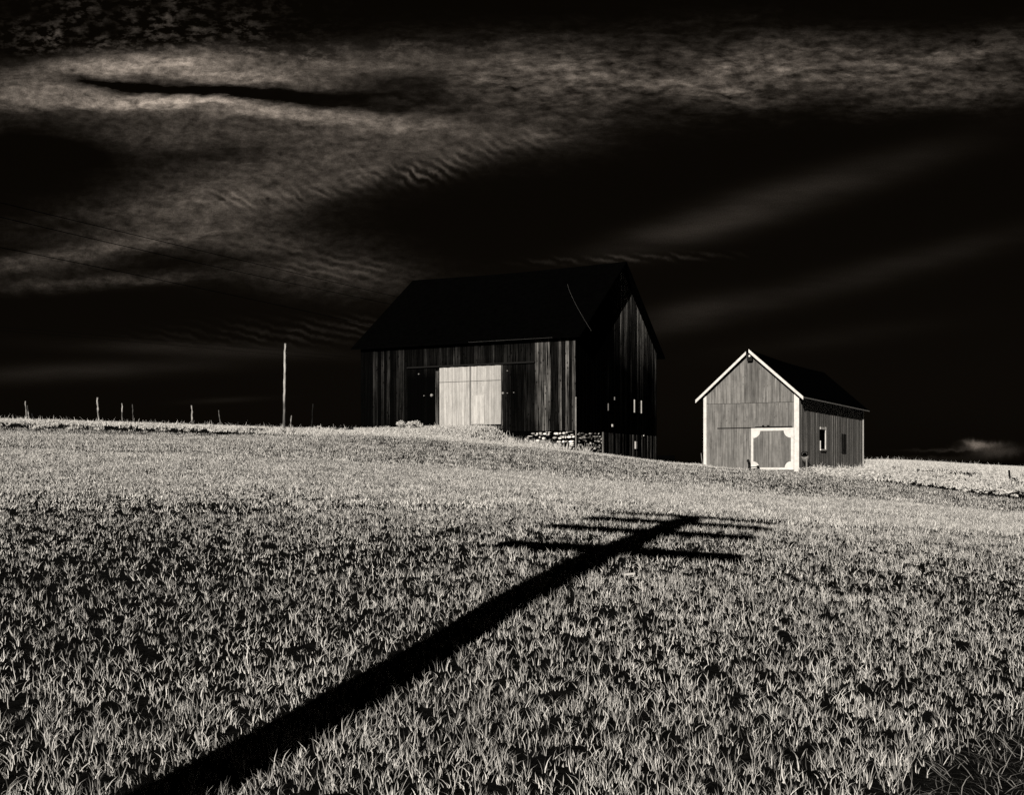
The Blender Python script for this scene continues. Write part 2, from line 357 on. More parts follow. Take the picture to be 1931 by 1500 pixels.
# barn placement
TB = R(26.8); BF = Frame((4.17, 73.0), (-math.cos(TB), math.sin(TB)), (-math.sin(TB), -math.cos(TB)))   # big barn, long wall
BG = Frame((4.17, 73.0), (math.sin(TB), math.cos(TB)), (math.cos(TB), -math.sin(TB)))                    # big barn, gable wall
TS = R(29.0); SF = Frame((16.73, 65.0), (-math.cos(TS), math.sin(TS)), (-math.sin(TS), -math.cos(TS)))   # small barn, gable front
SS = Frame((16.73, 65.0), (math.sin(TS), math.cos(TS)), (math.cos(TS), -math.sin(TS)))                   # small barn, side
BL, BW = 16.93, 15.76; SL, SSd = 5.75, 17.9
def ground(X, Y):
    X = np.asarray(X, float); Y = np.asarray(Y, float)
    Yc = np.clip(Y, 2.001, 599); px = CX+F_PX*X/np.maximum(Yc, 9.0)
    u = np.clip((px-PXF[0])/(PXF[1]-PXF[0]), 0, len(PXF)-1.001); v = np.clip((np.log(Yc)-LDF[0])/(LDF[1]-LDF[0]), 0, len(LDF)-1.001)
    i = u.astype(int); j = v.astype(int); fu = u-i; fv = v-j
    z = (tab[i, j]*(1-fu)+tab[i+1, j]*fu)*(1-fv)+(tab[i, j+1]*(1-fu)+tab[i+1, j+1]*fu)*fv
    # earthen ramp up to the big barn doors
    t = (X-BF.O.x)*BF.t.x+(Y-BF.O.y)*BF.t.y; n = (X-BF.O.x)*BF.n.x+(Y-BF.O.y)*BF.n.y
    side = sstep(3.6, 6.2, t)*(1-sstep(15.0, 20.0, t)); out = (1-sstep(.6, 6.5, n))*sstep(-4, -2, n)
    target = 2.72-.03*np.abs(t-9)
    z = np.where(z < target, z+(target-z)*side*out, z)
    z += .03*(vnoise(X+500, Y+500, 2.3, 1)-.5)*sstep(8, 20, Y)+.02*(vnoise(X+500, Y+500, .7, 2)-.5)
    return z
def gz(x, y): return float(ground(np.array([x]), np.array([y]))[0])
xs = np.concatenate([[-3000, -1200, -600, -320, -200, -130], np.arange(-90, 90.01, .6), [130, 200, 320, 600, 1200, 3000]])
ys = np.concatenate([[-3000, -1000, -300, -120, -50, -25, -12, -6], np.arange(-2, 26, .35), np.arange(26, 135, .6), [140, 150, 165, 185, 220, 280, 380, 600, 1200, 4500]])
GX, GY = np.meshgrid(xs, ys); GZ = ground(GX, GY); GZ = np.where(GY > 900, -60., GZ)
nx, ny = len(xs), len(ys); idx = np.arange(nx*ny).reshape(ny, nx)
q = np.stack([idx[:-1, :-1], idx[:-1, 1:], idx[1:, 1:], idx[1:, :-1]], -1).reshape(-1, 4)
gr_ = raw_mesh('ground', np.stack([GX, GY, GZ], -1).reshape(-1, 3), q.ravel(), np.arange(len(q))*4, M['soil'], smooth=True)
tag(gr_, kind='structure')

# ================================================================ big barn
base = BF.p(0, .3); big = empty('bank_barn', base, 'large dark weathered bank barn with black roof and pale double doors', 'barn')
ZW, ZR = 8.80, 14.6; slope = (ZR-ZW)/(BW/2)
zb_front = BF.at(1083, 812)[1]
def wob(t, k): return float(vnoise(np.array([t+50.]), np.array([k*13.7]), .9, 5)[0])
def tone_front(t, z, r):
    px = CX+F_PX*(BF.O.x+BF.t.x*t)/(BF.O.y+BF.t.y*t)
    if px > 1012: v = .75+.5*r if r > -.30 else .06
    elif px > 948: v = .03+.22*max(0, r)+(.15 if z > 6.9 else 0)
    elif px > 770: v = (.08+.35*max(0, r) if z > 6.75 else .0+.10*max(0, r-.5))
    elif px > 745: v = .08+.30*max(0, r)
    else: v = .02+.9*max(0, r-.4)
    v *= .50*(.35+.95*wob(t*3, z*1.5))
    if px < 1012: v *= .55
    if z > 7.75 and px < 1012: v *= .3  # eave shade painted into the top of the boards
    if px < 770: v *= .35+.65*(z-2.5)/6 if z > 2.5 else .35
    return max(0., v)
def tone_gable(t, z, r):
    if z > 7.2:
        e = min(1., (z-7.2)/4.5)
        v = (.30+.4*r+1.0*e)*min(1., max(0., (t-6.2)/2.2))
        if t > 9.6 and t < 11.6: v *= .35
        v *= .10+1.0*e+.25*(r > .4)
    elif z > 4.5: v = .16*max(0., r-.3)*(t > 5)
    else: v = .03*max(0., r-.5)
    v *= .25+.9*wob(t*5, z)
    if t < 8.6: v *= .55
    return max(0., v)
doorL, zdt = BF.at(830, 695); doorR, _ = BF.at(946, 690); doorM, _ = BF.at(888, 750); zdb = BF.at(888, 803)[1]; zdt = BF.at(888, 692)[1]
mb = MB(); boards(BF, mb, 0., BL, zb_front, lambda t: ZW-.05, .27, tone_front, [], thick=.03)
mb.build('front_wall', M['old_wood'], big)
mb = MB(); gt = lambda t: (ZW+slope*t if t < BW/2 else ZW+slope*(BW-t))-.06
ann0, _ = BG.at(1135, 830)
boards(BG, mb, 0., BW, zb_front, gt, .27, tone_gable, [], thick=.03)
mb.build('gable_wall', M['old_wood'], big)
mb = MB()   # lower stable wall of boards beside the stone
boards(BG, mb, ann0, BW, -.6, lambda t: zb_front-.02, .22, lambda t, z, r: max(0, .12+.35*r), [], thick=.05)
mb.build('stable_wall', M['old_wood'], big)
# inner shell closes the building
mb = MB(); BF.box(mb, .05, BL-.05, -.8, ZW-.1, -BW+.06, -.06); mb.build('inner_shell', M['dark'], big)
mb = MB()
A = lambda t, z: BG.p(t, z, -.08); B_ = lambda t, z: BG.p(t, z, -BL+.08)
mb.prism([A(.1, ZW-.12), A(BW-.1, ZW-.12), A(BW/2, ZR-.16)], [B_(.1, ZW-.12), B_(BW-.1, ZW-.12), B_(BW/2, ZR-.16)])
mb.build('loft_shell', M['dark'], big)
# stone foundation: front piece and gable piece, of individual stones
def stones(fr, t0, t1, z0, z1, dens, bright):
    mb = MB(); z = z0; fr.box(mb, t0, t1, z0, z1+.01, -.3, -.06, 0.)   # dark mortar core
    while z < z1-.05:
        hh = random.uniform(.07, .26); t = t0+random.random()*.1
        while t < t1-.08:
            ww = random.uniform(.14, .50)
            if t+ww > t1: ww = t1-t
            zo = z+random.uniform(-.07, .07)
            if random.random() < dens*(.35+1.1*float(vnoise(np.array([t*1.0+77]), np.array([z*2.+33]), .6, 21)[0])) and zo+hh < z1:
                n = random.choice((5, 6, 7, 8)); ct, cz = t+ww/2, zo+hh/2; ph = random.random()*6
                ring = [(ct+math.cos(ph+2*math.pi*k/n)*(ww/2-.012)*random.uniform(.75, 1.12), cz+math.sin(ph+2*math.pi*k/n)*(hh/2-.01)*random.uniform(.7, 1.1)) for k in range(n)]
                ring = [(min(max(a, t0), t1), b_) for a, b_ in ring]; pr = random.uniform(-.01, .10); tl, tz = random.uniform(-.03, .03), random.uniform(-.05, .03)
                mb.prism([fr.p(a, b_, -.12) for a, b_ in ring][::-1], [fr.p(ct+(a-ct)*.82, cz+(b_-cz)*.78, pr+tl*(a-ct)/.2+tz*(b_-cz)/.1) for a, b_ in ring][::-1], (.12+.88*random.random()**1.3)*bright)
            t += ww
        z += hh
    return mb
tf, _ = BF.at(990, 820)
stones(BF, 0., tf, -.2, zb_front-.02, .9, 1.7).build('stone_foundation', M['stone'], big)
stones(BG, .1, ann0, -.4, zb_front-.02, .85, 1.1).build('stone_foundation', M['stone'], big)
# roof: two slabs with overhang
def roof(fr_g, width, length, zw, zr, over_e, over_g, thick, parent, mat, name='roof', back=None):
    sl = (zr-zw)/(width/2); mb = MB(); og = over_g; ob = over_g if back is None else back
    ze = zw-sl*over_e
    for s_ in (0, 1):
        te = -over_e if s_ == 0 else width+over_e
        n = 26 if mat is M['roof'] and length > 14 else 12
        row = []
        for k in range(n+1):
            nn = og-(length+og+ob)*k/n; sag = -.12*math.sin(math.pi*k/n)
            row.append((nn, sag))
        for k in range(n):
            (n0, s0), (n1, s1) = row[k], row[k+1]
            ring = lambda nn, ss, dz: [fr_g.p(te, ze+dz, nn), fr_g.p(width/2, zr+ss+dz, nn)]
            a0, a1 = ring(n0, s0, 0.); b0, b1 = ring(n1, s1, 0.); c0, c1 = ring(n0, s0, thick); d0, d1 = ring(n1, s1, thick)
            mb.hexa([a0, b0, b1, a1, c0, d0, d1, c1])
    return mb.build(name, mat, parent)
rf = roof(BG, BW, BL, ZW, ZR, .52, .55, .10, big, M['roof'], back=.5)
mb = MB(); ptsr = []
for k in range(9):      # lightning cable lying on the roof
    f = k/8; px = 1070+45*f**1.25; py = 537+88*f
    # front slope plane: z = ZR - slope * distance from ridge; solve by marching
    for Yc in np.arange(70, 92, .05):
        X = (px-CX)/F_PX*Yc; z = (HY-py)/F_PX*Yc; n = (X-BG.O.x)*BG.t.x+(Yc-BG.O.y)*BG.t.y
        if z < ZW+slope*n+.12 and n > -.5: break
    ptsr.append((X, Yc, z+.03))
mb.tube(ptsr, .008, 5, .3); mb.build('lightning_cable', M['barn_wood'], rf)
mb = MB()   # thin drip strip on part of the eave
t0, t1 = BF.at(1048, 642)[0], BF.at(890, 643)[0]; BF.box(mb, t0, t1, ZW-slope*.52+.055, ZW-slope*.52+.064, .53, .54, .4); mb.build('drip_edge', M['barn_wood'], rf)
# sliding doors
def door_tone(t, z, r): return .72+.22*r
for k, (a, b_) in enumerate([(doorR, doorM-.03), (doorM+.03, doorL)]):
    mb = MB(); boards(BF, mb, a, b_, zdb-(0 if k else -.05), lambda t: zdt+.012*math.sin(t*9), .17, door_tone, nbase=.09, gap=.006)
    d_ = mb.build('barn_door', M['door_wood'], big)
    if k == 0:
        mb = MB(); w0, _ = BF.at(915, 780); w1, _ = BF.at(891, 780); zt = BF.at(905, 746)[1]
        boards(BF, mb, w0, w1, zdb+.1, lambda t: zt, .16, lambda t, z, r: 1.0+.08*r, nbase=.125, gap=.004); mb.build('wicket_door', M['door_wood'], d_)
    mb = MB(); BF.box(mb, a+.02, b_-.02, zdt-1.02, zdt-.99, .135, .142, .4); mb.build('cross_strip', M['barn_wood'], d_)
mb = MB(); a, _ = BF.at(1010, 688); b_, _ = BF.at(770, 700); BF.box(mb, a, b_, zdt+.06, zdt+.16, .06, .22); mb.build('door_track', M['iron'], big)
mb = MB(); BF.box(mb, doorR-.16, doorR-.03, zdb-.1, zdt, .03, .14, .35); mb.build('door_jamb', M['old_wood'], big)
mb = MB(); BF.box(mb, doorL+.04, doorL+.30, zdb-.1, zdt-.2, .03, .12, .30); mb.build('door_jamb', M['old_wood'], big)
mb = MB(); BF.box(mb, doorR-.2, doorL+.3, zdb-.28, zdb-.06, .04, .25, .3); mb.build('door_sill', M['old_wood'], big)
for (px, py, r_) in [(815, 746, .11), (949, 742, .10), (791, 706, .05), (958, 742, .04), (970, 741, .04), (801, 747, .04), (958, 700, .04)]:
    t, z = BF.at(px, py); mb = MB(); mb.tube([BF.p(t, z, .03), BF.p(t, z, .13), BF.p(t, z, .16)], [r_, r_*.9, r_*.4], 8); mb.build('latch_plate', M['galv'], big)
# downspout on the corner, gable window, small hatch, slits
mb = MB(); z0 = .4
mb.tube([BF.p(-.04, z, .05) for z in (z0, 2.2, zb_front+.3, 4.55)], .035, 6); mb.build('downspout', M['galv'], big)
mb = MB(); a0, zt = BG.at(1194, 754); a1, zt2 = BG.at(1207, 756); zb = BG.at(1200, 779)[1]
BG.box(mb, a0+.16, a1-.01, zb, zt, .05, .07); wf = mb.build('gable_window', M['glass'], big)
for a, z_ in ((a0, zt), (a1, zt)): mb = MB(); BG.box(mb, a, a+.13, zb, z_, .055, .12); mb.build('window_frame', M['door_wood'], wf)
for (px, py, hh, ww, mat) in [(1197, 840, .55, .32, 'white'), (1153, 803, .17, .22, 'white'), (1212, 822, .08, .12, 'white'), (1157, 752, .22, .10, 'barn_wood'), (1145, 768, .5, .08, 'barn_wood')]:
    t, z = BG.at(px, py); mb = MB(); BG.box(mb, t-ww/2, t+ww/2, z-hh/2, z+hh/2, .06, .12, .8); mb.build('hatch', M[mat], big)
t, _ = BG.at(1135, 830); mb = MB(); BG.box(mb, t-.08, t+.06, -.5, zb_front, .05, .14, .7); mb.build('corner_post', M['barn_wood'], big)

# ================================================================ small barn
base = SF.p(0, -.25); sm = empty('gable_shed', base, 'small grey board barn with white trim and a white-edged sliding door', 'barn')
zs = -.5; SW = 4.30; SR = SW+.9*SL/2
sgt = lambda t: (SW+.9*t if t < SL/2 else SW+.9*(SL-t))-.05
zseam = SF.at(1415, 761)[1]
mb = MB(); tn = lambda t, z, r: .78+.16*r-(.22*math.exp(-((t-2.6)/.5)**2) if z > 4 else 0)
boards(SF, mb, 0, SL, zs, lambda t: zseam, .19, tn, thick=.02, gap=.006)
boards(SF, mb, 0.0, SL, zseam+.02, sgt, .19, tn, thick=.035, gap=.006)
mb.build('front_wall', M['barn_wood'], sm)
w1l, w1t = SS.at(1545.8, 810); w1r, _ = SS.at(1555.3, 812); w1b = SS.at(1550, 847.5)[1]
w2l, w2t = SS.at(1586, 818.5); w2r, _ = SS.at(1594, 820); w2b = SS.at(1590, 855)[1]
mb = MB(); boards(SS, mb, 0, SSd, zs, lambda t: SW-.02, .19, lambda t, z, r: .74+.18*r, holes=[(w1l, w1r, w1b, w1t)], thick=.02, gap=.006)
mb.build('side_wall', M['barn_wood'], sm)
mb = MB(); SF.box(mb, .05, SL-.05, zs, SW-.12, -SSd+.05, -.2)
mb.prism([SF.p(.1, SW-.12, -.2), SF.p(SL-.1, SW-.12, -.2), SF.p(SL/2, SR-.2, -.2)], [SF.p(.1, SW-.12, -SSd+.05), SF.p(SL-.1, SW-.12, -SSd+.05), SF.p(SL/2, SR-.2, -SSd+.05)])
mb.build('inner_shell', M['dark'], sm)
srf = roof(SF, SL, SSd, SW, SR, .36, .42, .07, sm, M['roof'], back=.42)
# rake boards and eave edge
def rake(t0, z0, t1, z1, n0, n1, hgt):
    mb = MB(); mb.hexa([SF.p(t0, z0-hgt, n0), SF.p(t1, z1-hgt, n0), SF.p(t1, z1-hgt, n1), SF.p(t0, z0-hgt, n1), SF.p(t0, z0, n0), SF.p(t1, z1, n0), SF.p(t1, z1, n1), SF.p(t0, z0, n1)]); return mb
ze = SW-.9*.36
rake(-.38, ze+.02+.06, SL/2-.02, SR+.07, .425, .455, .20).build('rake_board', M['white'], srf)
rake(SL+.40, ze+.0+.06, SL/2+.14, SR-.06, .425, .455, .19).build('rake_board', M['white'], srf)
mb = MB(); SS.box(mb, -.42, SSd+.42, ze-.005, ze+.06, .362, .39); mb.build('eave_strip', M['galv'], srf)
# corner boards
mb = MB(); SF.box(mb, -.045, .25, zs, SW+.0, .056, .085); mb.build('corner_board', M['white'], sm)
mb = MB(); SF.box(mb, SL-.17, SL+.02, zs, SW+.0, .056, .085); mb.build('corner_board', M['white'], sm)
mb = MB(); SS.box(mb, SSd-.22, SSd+.02, zs-.3, SW-.25, .045, .075); mb.build('corner_board', M['white'], sm)
# front door with curved corner trim
dr, _ = SF.at(1498.3, 850); dl, _ = SF.at(1417.8, 850); dt = SF.at(1460, 807.5)[1]; db = SF.at(1460, 886.5)[1]
mb = MB(); boards(SF, mb, dr, dl, db, lambda t: dt, .17, lambda t, z, r: .72+.14*r, nbase=.085, gap=.004)
door = mb.build('sliding_door', M['barn_wood'], sm)
mb = MB(); n0, n1 = .128, .16; st = .135
SF.box(mb, dr, dr+st+.04, db, dt, n0, n1); SF.box(mb, dl-st, dl, db, dt, n0, n1)
SF.box(mb, dr+st+.04, dl-st, dt-.17, dt, n0, n1); SF.box(mb, dr+st+.04, dl-st, db, db+.13, n0, n1)
for (tc_, zc, st_, sz_, rr) in [(dr+st+.04, dt-.17, 1, -1, .42), (dl-st, dt-.17, -1, -1, .42), (dr+st+.04, db+.13, 1, 1, .36), (dl-st, db+.13, -1, 1, .36)]:
    ring = [(tc_, zc)]+[(tc_+st_*rr*math.cos(a_), zc+sz_*rr*math.sin(a_)) for a_ in np.linspace(0, math.pi/2, 9)]
    mb.prism([SF.p(t, z, n0+.001) for t, z in ring], [SF.p(t, z, n1-.002) for t, z in ring])
mb.build('door_trim', M['white'], door)
mb = MB(); a, _ = SF.at(1495, 806); b_, _ = SF.at(1353.5, 808); SF.box(mb, a, b_, dt+.015, dt+.055, .06, .10); SF.box(mb, a, a+2.2, dt+.056, dt+.09, .06, .18); mb.build('door_track', M['iron'], sm)
for px in (1440, 1449.5):
    t, _ = SF.at(px, 804); mb = MB(); SF.box(mb, t-.06, t+.06, dt+.09, dt+.17, .06, .16); mb.build('track_bracket', M['iron'], sm)
# hay pulley block at the peak
t, z = SF.at(1415.5, 674, .1); mb = MB(); SF.box(mb, t-.15, t+.15, z-.24, z+.22, .06, .34); pb = mb.build('hay_pulley', M['iron'], sm)
mb = MB(); mb.tube([SF.p(t, z+.05, .34), SF.p(t, z+.05, .37), SF.p(t, z+.05, .385)], [.07, .06, .02], 8); mb.build('pulley_wheel', M['white'], pb)
# windows on the side
mb = MB(); SS.box(mb, w1l, w1r, w1b, w1t, -.16, -.13); mb.build('window_pane', M['glass'], sm)
mb = MB(); SS.box(mb, w1r-.10, w1r+.14, w1b-.05, w1t+.16, .045, .09); SS.box(mb, w1l-.14, w1r-.11, w1t, w1t+.14, .045, .085)
SS.box(mb, w1l-.14, w1l, w1b, w1b+(w1t-w1b)*.42, .045, .085); SS.box(mb, w1l-.14, w1r-.11, w1b-.09, w1b-.005, .045, .12); mb.build('window_frame', M['white'], sm)
mb = MB(); boards(SS, mb, w2l, w2r, w2b, lambda t: w2t, .25, lambda t, z, r: .12, nbase=.04); mb.build('boarded_window', M['old_wood'], sm)

# ================================================================ posts and poles
def at_depth(px, py, Y): return ((px-CX)/F_PX*Y, Y, (HY-py)/F_PX*Y)
def post(name, x0, x1, ytop, Y, rad, tonef, label, cat, group=None, mat='post_wood', n=9, seedk=0):
    rr = random.Random(seedk); top = Vector(at_depth(x0, ytop, Y)); bx, by = (x1-CX)/F_PX*Y, Y
    bot = Vector((bx, by, gz(bx, by)-.25)); mb = MB(); pts, rads, tn_ = [], [], []
    for k in range(n):
        f = k/(n-1); p = bot.lerp(top, f)
        if 0 < k < n: p.x += rr.uniform(-.25, .25)*rad*(.5 if n > 15 else 1)
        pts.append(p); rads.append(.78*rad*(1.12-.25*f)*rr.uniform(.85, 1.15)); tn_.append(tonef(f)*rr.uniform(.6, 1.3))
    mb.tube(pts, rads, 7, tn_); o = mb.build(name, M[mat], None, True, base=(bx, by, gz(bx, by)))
    return tag(o, label, cat, group)
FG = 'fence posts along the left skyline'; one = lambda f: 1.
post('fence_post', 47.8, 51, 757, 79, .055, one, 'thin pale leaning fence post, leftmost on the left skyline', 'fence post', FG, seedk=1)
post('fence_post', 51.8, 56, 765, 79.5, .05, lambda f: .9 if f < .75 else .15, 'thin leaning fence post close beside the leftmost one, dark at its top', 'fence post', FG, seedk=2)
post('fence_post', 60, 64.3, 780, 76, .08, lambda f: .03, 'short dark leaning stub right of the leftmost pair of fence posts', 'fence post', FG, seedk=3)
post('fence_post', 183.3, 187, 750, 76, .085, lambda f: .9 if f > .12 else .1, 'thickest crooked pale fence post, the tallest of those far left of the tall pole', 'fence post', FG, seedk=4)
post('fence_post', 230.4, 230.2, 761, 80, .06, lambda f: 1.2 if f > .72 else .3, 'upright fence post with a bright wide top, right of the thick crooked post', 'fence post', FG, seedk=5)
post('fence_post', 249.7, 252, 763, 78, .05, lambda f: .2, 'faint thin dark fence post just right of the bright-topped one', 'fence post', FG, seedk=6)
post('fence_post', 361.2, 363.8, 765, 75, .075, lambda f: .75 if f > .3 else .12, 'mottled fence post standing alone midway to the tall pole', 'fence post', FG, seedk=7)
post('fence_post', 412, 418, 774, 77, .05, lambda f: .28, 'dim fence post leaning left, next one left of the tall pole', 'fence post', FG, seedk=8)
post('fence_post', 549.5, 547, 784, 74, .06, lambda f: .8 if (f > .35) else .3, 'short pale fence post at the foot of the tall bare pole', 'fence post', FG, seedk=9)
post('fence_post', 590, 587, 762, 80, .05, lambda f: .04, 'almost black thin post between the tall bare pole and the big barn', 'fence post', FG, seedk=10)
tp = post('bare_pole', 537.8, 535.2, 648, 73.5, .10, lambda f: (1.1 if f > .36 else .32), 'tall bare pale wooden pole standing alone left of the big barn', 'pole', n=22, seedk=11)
RG = 'fence stakes beyond the right weeds'
post('fence_stake', 1785, 1786.6, 886, 82, .06, lambda f: .02, 'short black stake beyond the weeds, nearest to the small barn', 'stake', RG, seedk=12, n=4)
post('fence_stake', 1874, 1874.2, 886, 80, .02, lambda f: .12, 'very thin grey stake left of the thick black one at the right edge', 'stake', RG, seedk=13, n=4)
post('fence_stake', 1903, 1905.6, 887, 74, .09, lambda f: .02, 'thick black leaning stake at the far right edge of the weeds', 'stake', RG, seedk=14, n=4)
post('leaning_stick', 1322, 1326.5, 855, 68.5, .03, lambda f: .7, 'thin pale stick leaning beside the left corner of the small barn', 'stick', seedk=15, n=4)
# utility pole behind the camera whose shadow crosses the field
def utility_pole(x, y, ztop, label, arms, arm_dir, arm_len, r0=.235, r1=.235, group=None):
    zb = gz(x, y); e = empty('utility_pole', (x, y, zb), label, 'utility pole', group)
    mb = MB(); n = 8; mb.tube([(x+.03*math.sin(k*1.3), y, zb-.5+(ztop-zb+.5)*k/n) for k in range(n+1)], [r0+(r1-r0)*k/n for k in range(n+1)], 14)
    mb.build('pole', M['pole'], e, True)
    a = Vector((math.cos(arm_dir), math.sin(arm_dir), 0)); pn = Vector((-a.y, a.x, 0))
    for dz, tilt, sh in arms:
        mb = MB(); c = Vector((x, y, ztop-dz))+pn*(r1+.04); h_ = .15
        e0 = c-a*(arm_len/2-sh); e1 = c+a*(arm_len/2+sh); e1.z += tilt
        mb.hexa([e0-pn*.09-Vector((0, 0, h_)), e1-pn*.09-Vector((0, 0, h_)), e1+pn*.09-Vector((0, 0, h_)), e0+pn*.09-Vector((0, 0, h_)),
                 e0-pn*.09+Vector((0, 0, h_)), e1-pn*.09+Vector((0, 0, h_)), e1+pn*.09+Vector((0, 0, h_)), e0+pn*.09+Vector((0, 0, h_))])
        ar = mb.build('crossarm', M['pole'], e)
        for k in range(6):
            f = (k+.4)/5.8; p = e0.lerp(e1, f); mb = MB(); mb.tube([p+Vector((0, 0, h_)), p+Vector((0, 0, h_+.05)), p+Vector((0, 0, h_+.13))], [.012, .035, .02], 6)
            mb.build('insulator', M['galv'], ar)
    return e
TIP = (3.35, 20.2, -.86); PT = 7.0; Ls = (PT-TIP[2])/math.tan(SUN_EL)
utility_pole(TIP[0]-Ls*math.sin(SUN_AZ), TIP[1]-Ls*math.cos(SUN_AZ), PT, 'tall wooden utility pole with four crossarms whose shadow lies across the field', [(.14, 0, 0), (.82, 0, 0), (1.58, 0, 0), (2.60, 0, .13)], R(-8), 2.9)
# overhead wires, strung from a pole beyond the left edge to one behind the big barn
up1 = utility_pole(-24.5, 46, 11.6, 'wooden utility pole beyond the left edge carrying the three sky wires', [(.15, 0, 0), (1.9, 0, 0)], R(125), 1.6, .14, .11)
up2 = utility_pole(-3.6, 108, 14.9, 'wooden utility pole standing behind the big barn', [(.15, 0, 0), (1.9, 0, 0)], R(125), 1.6, .14, .11)
up3 = utility_pole(-8.5, 150, 15.3, 'distant wooden utility pole behind the big barn', [(.15, 0, 0)], R(125), 1.6, .14, .11)
up4 = utility_pole(-62, 104, 13.9, 'distant wooden utility pole beyond the left edge', [(.15, 0, 0)], R(125), 1.6, .14, .11)
def wire(ps, Y0, Y1, label, r=.013, group='overhead wires in the left sky'):
    """ps: photo pixels along the wire; its depth runs from Y0 to Y1 in equal steps of 1/Y"""
    x0, x1 = ps[0][0], ps[-1][0]; mb = MB(); pts = []
    cx_ = np.polyfit([p[0] for p in ps], [p[1] for p in ps], 2)
    for k in range(41):
        px = x0-170+(x1-x0+170+150)*k/40; f = k/40; Y = 1/((1-f)/Y0+f/Y1); pts.append(at_depth(px, float(np.polyval(cx_, px)), Y))
    mb.tube(pts, r, 5, cap=False); o = mb.build('overhead_wire', M['wire'], None, base=pts[0]); return tag(o, label, 'wire', group)
wire([(24,388),(197,429),(433,486),(590,523),(736,557)], 45, 105, 'topmost thin black wire sagging across the left sky', .019)
wire([(0,409),(197,456),(394,500),(590,543),(728,572)], 45, 105, 'second thin black wire from the top in the left sky', .019)
wire([(59,478),(197,507),(394,547),(590,590),(689,612)], 45, 105, 'third thin black wire down, meeting the edge of the big barn roof', .018)
wire([(0,617),(236,636),(512,660)], 100, 140, 'upper wire of the low faint pair above the left skyline', .015)
wire([(0,623),(197,640),(472,664)], 100, 140, 'lower wire of the low faint pair above the left skyline', .015)

# ================================================================ small things by the barns
# cement mixer at the corner of the small barn
c = SS.p(.62, 0, .75); gx, gy = c[0], c[1]; g0 = gz(gx, gy)
mx = empty('drum_mixer', (gx, gy, g0), 'old drum with dark round mouth on a stand by the small barn corner', 'mixer')
ctr = Vector(at_depth(1517.3, 858, gy)); ax = Vector((-.28, -.72, .64)).normalized()
up = Vector((0, 0, 1)); s1 = ax.cross(up).normalized(); s2 = s1.cross(ax).normalized()
def ringp(o_, r_, n=16): return [o_+(s1*math.cos(2*math.pi*k/n)+s2*math.sin(2*math.pi*k/n))*r_ for k in range(n)]
mb = MB(); mb.tube([ctr+ax*.04+Vector((0,0,0)), ctr-ax*.18, ctr-ax*.42, ctr-ax*.62], [.155, .22, .20, .10], 16, 1.); dm = mb.build('drum', M['galv'], mx, True)
mb = MB(); pr = ringp(ctr+ax*.07, .175)
mb.tube(pr+[pr[0]], .03, 6, cap=False); mb.build('rim', M['iron'], dm, True)
mb = MB(); mb.tube([ctr+ax*.045, ctr+ax*.052], .13, 14); mb.build('mouth', M['dark'], dm)
for dx, dy in ((-.22, -.1), (.22, -.1), (0.05, .3)):
    mb = MB(); q_ = Vector((gx+dx, gy+dy, gz(gx+dx, gy+dy)-.05)); mb.tube([q_, ctr-ax*.3-Vector((0, 0, .05))], .028, 6); mb.build('leg', M['iron'], mx)
mb = MB(); q_ = Vector(at_depth(1521, 884, gy-.2)); mb.tube([q_, q_+Vector((0, 0, .55))], .05, 7); mb.build('tailboard', M['barn_wood'], mx)
# stub post with an iron bar by the door
c = SF.p(dl+.02, 0, .45); g0 = gz(c[0], c[1]); stp = empty('stub_post', (c[0], c[1], g0), 'short dark round-headed post at the left foot of the small barn door', 'post')
mb = MB(); X_, Y_ = c[0]-.02, c[1]; mb.tube([(X_, Y_, g0-.2), (X_+.01, Y_, g0+.2), (X_-.01, Y_, g0+.40), (X_-.05, Y_, g0+.5), (X_-.05, Y_, g0+.57)], [.075, .07, .075, .09, .05], 9); mb.build('shaft', M['iron'], stp, True)
mb = MB(); zb_ = g0+.09; mb.tube([(X_, Y_-.02, zb_), (X_+.45, Y_-.25, zb_+.04)], .03, 6); mb.tube([(X_+.42, Y_-.23, zb_+.04), (X_+.54, Y_-.29, zb_+.05)], .07, 8); mb.build('iron_bar', M['iron'], stp)
# low dark trough between the barns
ta = at_depth(1238, 870, 80)[0]; tb_ = at_depth(1270, 870, 80)[0]; g0 = gz((ta+tb_)/2, 80)
tr = empty('stock_trough', ((ta+tb_)/2, 80, g0), 'low black trough standing behind the crest right of the big barn', 'trough')
Fw = Frame((ta, 80), (1, 0), (0, -1)); zt_ = (HY-859.5)/F_PX*80; mb = MB()
for (a, b_, n0, n1) in ((0, tb_-ta, .62, .7), (0, tb_-ta, 0, .08), (0, .08, .09, .61), (tb_-ta-.08, tb_-ta, .09, .61)): Fw.box(mb, a, b_, g0-.1, zt_, n0, n1)
mb.build('tub', M['dark'], tr)
mb = MB(); Fw.box(mb, .09, tb_-ta-.09, g0-.1, zt_-.3, .09, .61); mb.build('water', M['dark'], tr)
# fallen dark timbers in the weeds left of the big barn
for (xa, ya, xb, yb, lab) in [(628, 816, 645, 806, 'dark fallen timber in the bright weeds, the one nearer the tall bare pole'), (646, 820, 664, 809, 'dark fallen timber in the bright weeds, the one nearer the big barn')]:
    Y = 74; p0, p1 = Vector(at_depth(xa, ya, Y-.6)), Vector(at_depth(xb, yb, Y+.6))
    p0.z = gz(p0.x, p0.y)+.03; p1.z = max(p1.z, gz(p1.x, p1.y)+.15)
    mb = MB(); mb.tube([p0, p0.lerp(p1, .5), p1], [.14, .13, .09], 8); o = mb.build('fallen_timber', M['iron'], None, base=p0); tag(o, lab, 'timber', 'fallen timbers')

